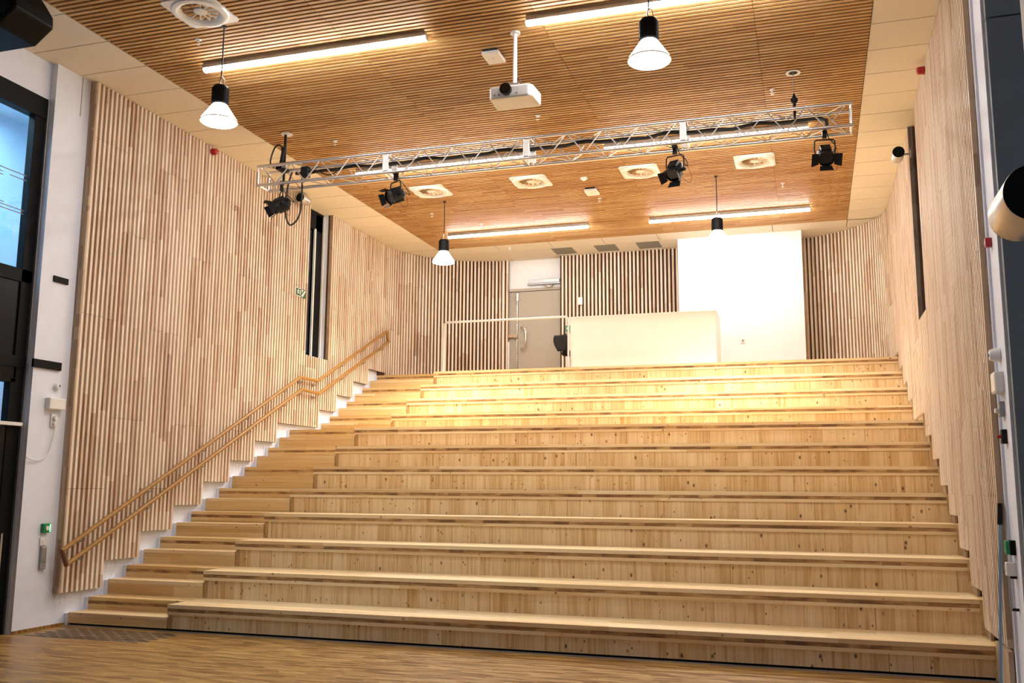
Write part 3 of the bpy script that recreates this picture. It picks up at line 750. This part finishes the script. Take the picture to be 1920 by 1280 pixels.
# power cable along the truss
def wob(x): return .012*math.sin(x*5.3)+.01*math.sin(x*11.)
cp=[(x,TYC+.10+.5*wob(x+2),zc+.075+wob(x)) for x in [-6.55+i*.16 for i in range(46)]]
cp+=[(.93,TYC+.05,zc+.06),(1.0,TYC,zc+.0),(1.0,TYC-.03,zc-.1)]
tag(MB().tube(cp,.024,10).build('power_cable',M['rubber']),'thick black power cable lying along the inside of the truss','cable')
def crv(ps,n=8):      # catmull-rom
    ps=[Vector(p) for p in ps]; P=[ps[0]]+ps+[ps[-1]]; out=[]
    for i in range(1,len(P)-2):
        for k in range(n):
            u=k/n; a,b_,c,d_=P[i-1],P[i],P[i+1],P[i+2]
            out.append(.5*((2*b_)+(-a+c)*u+(2*a-5*b_+4*c-d_)*u*u+(-a+3*b_-3*c+d_)*u**3))
    return out+[ps[-1]]
tag(MB().tube(crv([(-6.86,TYC,6.42),(-6.93,TYC,6.52),(-6.86,TYC,6.74),(-6.76,TYC,6.75),(-6.73,TYC,6.62)]),.012,8).build('loose_cable',M['rubber']),'black cable looped above the left end of the truss','cable')
tag(MB().tube(crv([(-6.55,TYC,6.32),(-6.60,TYC-.02,6.1),(-6.62,TYC-.03,5.72),(-6.53,TYC-.04,5.50),(-6.40,TYC-.03,5.60),(-6.36,TYC-.02,5.85),(-6.38,TYC,6.3)]),.013,8).build('hanging_cable',M['rubber']),'black cable hanging in a long loop right of the leftmost spotlight','cable')
tag(MB().tube(crv([(-6.44,TYC+.05,6.33),(-6.2,TYC+.03,6.33),(-5.95,TYC,6.22),(-5.80,TYC,6.27),(-5.86,TYC+.05,6.34)]),.009,8).build('sagging_cable',M['rubber']),'thin black cable sagging inside the truss near its left end','cable')
tag(MB().box(-6.36,-6.24,TYC-.09,TYC+.0,6.20,6.36).build('dimmer_box',M['black'],bevel=.01),'small black box fixed inside the truss near its left end','box')

# spotlights
def spotlight(label,x,yaw,pitch,flaps,zd=.0,ysh=-.10):
    t=thing('stage_spotlight',label,'spotlight',(x,TYC+ysh,zc-h),rz=yaw,group='black stage spotlights under the truss')
    MB().box(-.025,.025,-.02,.02,-.10,.045).cyl((0,-.03,.012),(0,.03,.012),.033,n=14).build('clamp',M['black'],t)
    MB().tube([(-.115,0,-.31),(-.125,0,-.24),(-.12,0,-.14),(-.10,0,-.12),(.10,0,-.12),(.12,0,-.14),(.125,0,-.24),(.115,0,-.31)],.009,8).build('yoke',M['black'],t,smooth=True)
    c,s=math.cos(pitch),math.sin(pitch)
    piv=Vector((0,0,-.32)); F=Vector((0,-c,-s)); U=Vector((0,-s,c)); Rr=Vector((1,0,0))
    P=lambda r,f,u:piv+Rr*r+F*f+U*u
    b=MB()
    prof=[(.0,-.15),(.05,-.15),(.075,-.12),(.09,-.07),(.098,0),(.098,.08),(.10,.09),(.10,.115),(.085,.115)]
    n=24; vs=[]
    for r,f in prof:
        for j in range(n):
            a=2*PI*j/n; vs.append(P(r*math.cos(a),f,r*math.sin(a)))
    fs=[(i*n+j,i*n+(j+1)%n,(i+1)*n+(j+1)%n,(i+1)*n+j) for i in range(len(prof)-1) for j in range(n)]
    b.add(vs,fs)
    b.obox(P(0,-.01,.085),Rr*.06,F*.075,U*.022)          # cooling hood
    b.obox(P(0,-.02,-.088),Rr*.05,F*.07,U*.02)
    bo_=b.build('body',M['black'],t,smooth=True)
    MB().cyl(P(0,.09,0),P(0,.10,0),.083,n=24).build('lens',M['lens'],bo_)
    for sgn in(-1,1): MB().cyl(P(sgn*.098,0,0),P(sgn*.145,0,0),.024,.02,n=12).build('knob',M['black'],t)
    for (kind,ang) in flaps:      # barn doors opened by ang
        ca,sa=math.cos(ang),math.sin(ang)
        if kind in'LR':
            q=-1 if kind=='L' else 1; o_=P(q*.092,.118,0); dirv=(F*ca+Rr*q*sa); w=U
        else:
            q=-1 if kind=='B' else 1; o_=P(0,.118,q*.092); dirv=(F*ca+U*q*sa); w=Rr
        nn=dirv.cross(w).normalized(); L=.095
        cen=o_+dirv*L/2
        a0,a1=.07,.085
        vs=[]
        for th in(-.0015,.0015):
            vs+=[o_-w*a0+nn*th,o_+w*a0+nn*th,o_+dirv*L+w*a1+nn*th,o_+dirv*L-w*a1+nn*th]
        m=MB(); m.add(vs,[(0,3,2,1),(4,5,6,7),(0,1,5,4),(1,2,6,5),(2,3,7,6),(3,0,4,7)]); m.build('barn_door',M['black'],bo_)
    MB().tube(crv([P(.05,-.13,.02),P(.11,-.17,-.05),(.13,.05,-.18),(.06,.02,-.1),(.03,.01,.0)]),.006,6).build('lead',M['rubber'],t)
    MB().tube(crv([P(.06,.02,-.10),P(.13,.0,-.21),P(.17,-.04,-.14),(.15,.02,-.26),(.09,.0,-.13)]),.0025,6).build('safety_wire',M['rubber'],t)
    return t
A=math.radians
spotlight('leftmost black stage spotlight, tilted down to the left beside a cable loop',-6.66,A(-48),A(30),[('T',.5),('B',.3),('L',.3),('R',.3)])
spotlight('second black stage spotlight from the left, above the second far vent',-4.84,A(-30),A(25),[('T',.4),('B',.35),('L',1.25),('R',.3)],ysh=-.05)
spotlight('third black stage spotlight from the left, one flap turned down sideways',-.89,A(-16),A(48),[('T',.2),('B',.25),('L',1.1),('R',.15)],ysh=.0)
spotlight('rightmost black stage spotlight, flaps spread to both sides',.965,A(8),A(42),[('T',.3),('B',.2),('L',1.2),('R',1.2)],ysh=-.05)

# ------------------------------------------------------------------ speakers and alarms
def cyl_speaker(label,loc,r,L,side):
    t=thing('cylinder_speaker',label,'speaker',loc,group='round tube shaped wall speakers')
    MB().lathe([(r*.985,0),(r,.01),(r,L-.01),(r*.97,L),(0,L)],axis='y',n=40).build('housing',M['speaker'],t,smooth=True)
    MB().lathe([(0,-.004),(r*.93,-.003),(r*.985,.006),(r*.985,.02)],axis='y',n=40).build('front_grille',M['grille'],t,smooth=True)
    MB().lathe([(r*.5,L),(r*.55,L+.015),(r*.9,L+.02),(r*.97,L+.006)],axis='y',n=32).build('rear_ring',M['chrome'],t,smooth=True)
    w=abs(side)
    sg=1 if side>0 else -1
    MB().tube([(0,L*.5,0),(sg*r*1.05,L*.5,0),(side,L*.5,0)],.014,10).box(min(side,side-sg*.012),max(side,side-sg*.012),L*.5-.04,L*.5+.04,-.05,.05).build('wall_arm',M['galv'],t)
    return t
cyl_speaker('large round speaker with black front, at the right picture edge',(1.492,3.76,2.788),.108,.32,1.78-1.492)
cyl_speaker('small round speaker with dark front high on the right slat wall',(2.005,14.0,6.46),.083,.26,XR-2.005)
cyl_speaker('small round speaker high on the left slat wall, behind the hanging cables',(-7.93,14.55,6.83),.083,.26,XL+7.93)
def alarm(label,loc,rot):
    t=thing('fire_alarm',label,'fire alarm',loc,rz=rot,group='red fire alarm sounders')
    MB().lathe([(0,0),(.05,0),(.055,.02),(.05,.03)],axis='y',n=24).build('base',M['red'],t,smooth=True)
    MB().lathe([(.045,.03),(.05,.05),(.042,.085),(.02,.095),(0,.095)],axis='y',n=24).build('horn',M['red'],t,smooth=True)
alarm('red alarm sounder high on the left slat wall',(XL+.001,12.15,6.86),-PI/2)
alarm('red alarm sounder high on the right slat wall',(XR-.001,12.12,6.84),PI/2)
# big loudspeaker in the upper left corner
t=thing('loudspeaker','large black loudspeaker hanging in the upper left corner of the picture','speaker',(-6.9,7.0,6.35))
MB().prism([(-.42,-.22),(.16,-.22),(.375,-.06),(.36,.06),(.27,.19),(.1,.42),(-.42,.42)],-.25,.25,lambda a,c,s_:(a,s_,c)).build('cabinet',M['frame'],t,bevel=.02)
MB().prism([(-.38,-.18),(.14,-.18),(.33,-.05),(.31,.05),(.08,.36),(-.38,.36)],-.262,-.252,lambda a,c,s_:(a,s_,c)).build('front_grille',M['grille'],t)
MB().box(.22,.26,-.01,.01,.19,.61).box(.20,.28,-.04,.04,.585,.597).build('ceiling_bracket',M['black'],t)

# ------------------------------------------------------------------ emergency exit sign on the left slats
t=thing('exit_sign','green and white emergency exit sign on the left slat wall beside the window','exit sign',(XL+.002,14.80,5.10))
fn=lambda a,c,s_:(s_,a,c)
MB().box(0,.008,0,.19,0,.155).build('panel',M['plastic'],t,label='white panel edge')
MB().box(.008,.010,.012,.178,.012,.143).build('green_field',M['sgreen'],t)
b=MB()   # running figure and arrow
b.prism([(.05,.035),(.065,.035),(.085,.065),(.10,.05),(.125,.05),(.125,.062),(.108,.064),(.098,.095),(.125,.105),(.12,.115),(.085,.112),(.065,.098),(.05,.10),(.045,.09),(.068,.08),(.06,.055)],.010,.012,fn)
b.prism([(.095+.011*math.cos(2*PI*i/10),.125+.011*math.sin(2*PI*i/10)) for i in range(10)],.010,.012,fn)
b.prism([(.145,.04),(.165,.04),(.165,.12),(.145,.12)],.010,.012,fn)
b.build('running_figure',M['plastic'],t)
MB().box(0,.008,.20,.36,0,.155).build('arrow_panel',M['sgreen'],t)
b=MB(); b.prism([(.215,.012),(.25,.012),(.345,.12),(.345,.143),(.32,.143),(.215,.04)],.008,.011,fn); b.prism([(.215,.08),(.215,.143),(.27,.143)],.008,.011,fn)
b.build('arrow',M['plastic'],t)

# ------------------------------------------------------------------ fittings on the left white pier
t=thing('alarm_dome','small white round dome high on the left white pier','detector',(XW,9.43,2.90))
MB().lathe([(.045,0),(.045,.02),(.03,.045),(0,.05)],axis='x',n=24).build('dome',M['plastic'],t,smooth=True)
MB().cyl((.04,.012,.01),(.055,.018,.01),.014,n=12).build('eye',M['greyplastic'],t)
t=thing('junction_box','flat white box on the left white pier under the round dome','box',(XW,9.41,2.69))
MB().box(0,.07,-.13,.13,-.075,.065).build('housing',M['plastic'],t,bevel=.008)
MB().box(.07,.073,-.12,.12,-.066,.056).build('lid',M['wmetal'],t,bevel=.002)
t=thing('wall_plug','white double socket with plug below the flat box on the left pier','socket',(XW,9.42,2.49))
MB().box(0,.02,-.045,.045,-.09,.07).build('cover',M['plastic'],t,bevel=.004)
MB().cyl((.02,0,.02),(.06,0,.02),.026,n=16).cyl((.02,0,-.045),(.055,.0,-.045),.026,n=16).build('plug',M['plastic'],t,smooth=True)
tag(MB().tube(crv([(XW+.05,9.42,2.43),(XW+.03,9.41,2.25),(XW+.02,9.36,2.08),(XW+.02,9.25,2.0),(XW+.03,9.13,2.0),(XW+.04,9.02,2.02)]),.007,8).build('white_cord',M['plastic']),'thin white cord hanging from the socket towards the black door','cord')
t=thing('door_release','green emergency door release on the left white pier','button',(XW,9.42,1.19))
MB().box(0,.05,-.055,.055,-.055,.055).build('housing',M['green'],t,bevel=.006)
MB().cyl((.05,0,0),(.058,0,0),.028,n=18).build('button',M['plastic'],t)
MB().box(.05,.053,.035,.05,-.045,.045).build('indicator',M['led'],t)
t=thing('key_switch','small white switch on the left pier under the green release','switch',(XW,9.41,1.03))
MB().box(0,.02,-.05,.05,-.045,.045).build('cover',M['plastic'],t,bevel=.004)
MB().box(.02,.026,-.02,.02,-.02,.02).build('rocker',M['wmetal'],t)
t=thing('card_reader','tall grey card reader on the left white pier','card reader',(XW,9.42,.84))
MB().box(0,.03,-.045,.045,-.135,.135).build('housing',M['greyplastic'],t,bevel=.006)
MB().box(.03,.034,-.035,.035,-.05,.12).build('keypad',M['galv'],t,bevel=.002)

# fittings on the right pier
PX=2.222
def on_right(name,label,cat,y,z,parts):
    t=thing(name,label,cat,(PX,y,z))
    for nm,mat,bx_ in parts: MB().box(-bx_[0],bx_[4] if len(bx_)>4 else 0.03,-bx_[1],bx_[1],-bx_[2],bx_[3]).build(nm,mat,t,bevel=.006)
    return t
t=thing('alarm_dome','small white round dome on the right white pier','detector',(PX+.02,8.98,2.86))
MB().lathe([(.06,0),(.06,-.04),(.045,-.08),(0,-.09)],axis='x',n=24).build('dome',M['plastic'],t,smooth=True)
MB().cyl((-.085,-.01,0),(-.1,-.012,0),.014,n=12).build('eye',M['greyplastic'],t)
on_right('junction_box','white box on the right white pier under the round dome','box',8.98,2.62,[('housing',M['plastic'],(.045,.10,.09,.09)),('lid',M['wmetal'],(.05,.09,.08,.08))])
on_right('wall_plug','grey and white socket with plug on the right white pier','socket',8.98,2.39,[('cover',M['greyplastic'],(.02,.05,.06,.07)),('plug',M['plastic'],(.05,.025,.03,.01))])
t=on_right('door_stop','small black knob box on the right white pier','knob',8.95,2.16,[('plate',M['black'],(.02,.04,.06,.06))])
MB().lathe([(.016,-.02),(.012,-.05),(0,-.055)],axis='x',n=14).build('knob',M['red'],t)
t=on_right('door_release','green emergency door release on the right white pier','button',8.95,1.24,[('housing',M['green'],(.05,.05,.055,.055)),('button',M['frame'],(.02,.06,.06,.06))])
on_right('key_switch','small white key switch on the right pier under the green release','switch',8.95,1.07,[('cover',M['plastic'],(.055,.04,.06,.05)),('rocker',M['wmetal'],(.06,.02,.02,.02))])
t=thing('pull_handle','slim grey bar handle on the right white pier','handle',(PX,8.93,.87))
MB().cyl((-.035,0,-.14),(-.035,0,.14),.012,n=12).build('bar',M['galv'],t,smooth=True)
for q in(-.13,.13): MB().cyl((-.035,0,q),(.02,0,q),.012,n=10).build('fixing',M['black'],t)
t=thing('window_pole','pale blue pole with black grip leaning against the right slat wall','pole',(2.075,9.02,0.0))
MB().cyl((0,0,.0),(.10,.10,1.42),.014,n=12).build('shaft',M['bluepole'],t,smooth=True)
MB().cyl((.10,.10,1.42),(.113,.113,1.60),.021,n=12).build('grip',M['black'],t,smooth=True)
t=on_right('call_point','small red call point high on the right white pier','call point',9.0,3.86,[('housing',M['red'],(.03,.03,.04,.04)),('window',M['plastic'],(.033,.015,.015,.015))])

# floor grating at the foot of the steps
t=thing('floor_grating','slotted floor grating set in the parquet at the foot of the steps','floor grating',(-7.3,9.35,0))
b=MB(); fr=MB()
rows=9
for r in range(rows):
    y=-.30+.078*r
    for c in range(9):
        x=-.72+c*.175+(.0875 if r%2 else 0)-.0*r
        fr.box(x-.005,x+.150,y-.006,y+.040,.0,.0025); b.box(x,x+.145,y,y+.034,.0026,.0034)
fr.build('slot_edge',M['galv'],t); b.build('slots',M['fvent'],t)

# ------------------------------------------------------------------ light
W=bpy.data.worlds.new('world'); S.world=W; W.use_nodes=True
W.node_tree.nodes['Background'].inputs[0].default_value=(.62,.74,1,1); W.node_tree.nodes['Background'].inputs[1].default_value=.09
def area(name,loc,rot,sx,sy,e,col):
    l=bpy.data.lights.new(name,'AREA'); l.shape='RECTANGLE'; l.size=sx; l.size_y=sy; l.energy=e; l.color=col
    o=bpy.data.objects.new(name,l); COL.objects.link(o); o.location=loc; o.rotation_euler=rot; return o
area('added_light_beyond_glass',(-9.7,7.5,7.1),(0,0,0),1.6,6,170,(.62,.82,1))  # unseen area light, added to brighten the view through the panes

# ------------------------------------------------------------------ camera
yaw,pitch,roll=.3066,.152,.0062
cy,sy=math.cos(yaw),math.sin(yaw)
F=Vector((-sy*math.cos(pitch),cy*math.cos(pitch),math.sin(pitch))); r=Vector((cy,sy,0)); u=r.cross(F)
c,s=math.cos(roll),math.sin(roll); RR=c*r+s*u; UU=-s*r+c*u
cam=bpy.data.cameras.new('camera'); co=bpy.data.objects.new('camera',cam); COL.objects.link(co)
m=Matrix((RR,UU,-F)).transposed().to_4x4(); m.translation=Vector((.6842,0,1.7123)); co.matrix_world=m
cam.sensor_width=36; cam.lens=1780.9/1920*36; cam.clip_start=.05; cam.clip_end=200
S.camera=co
S.view_settings.view_transform='Standard'; S.view_settings.look='None'; S.view_settings.gamma=1; S.view_settings.use_curve_mapping=False
S.view_settings.exposure=1.32
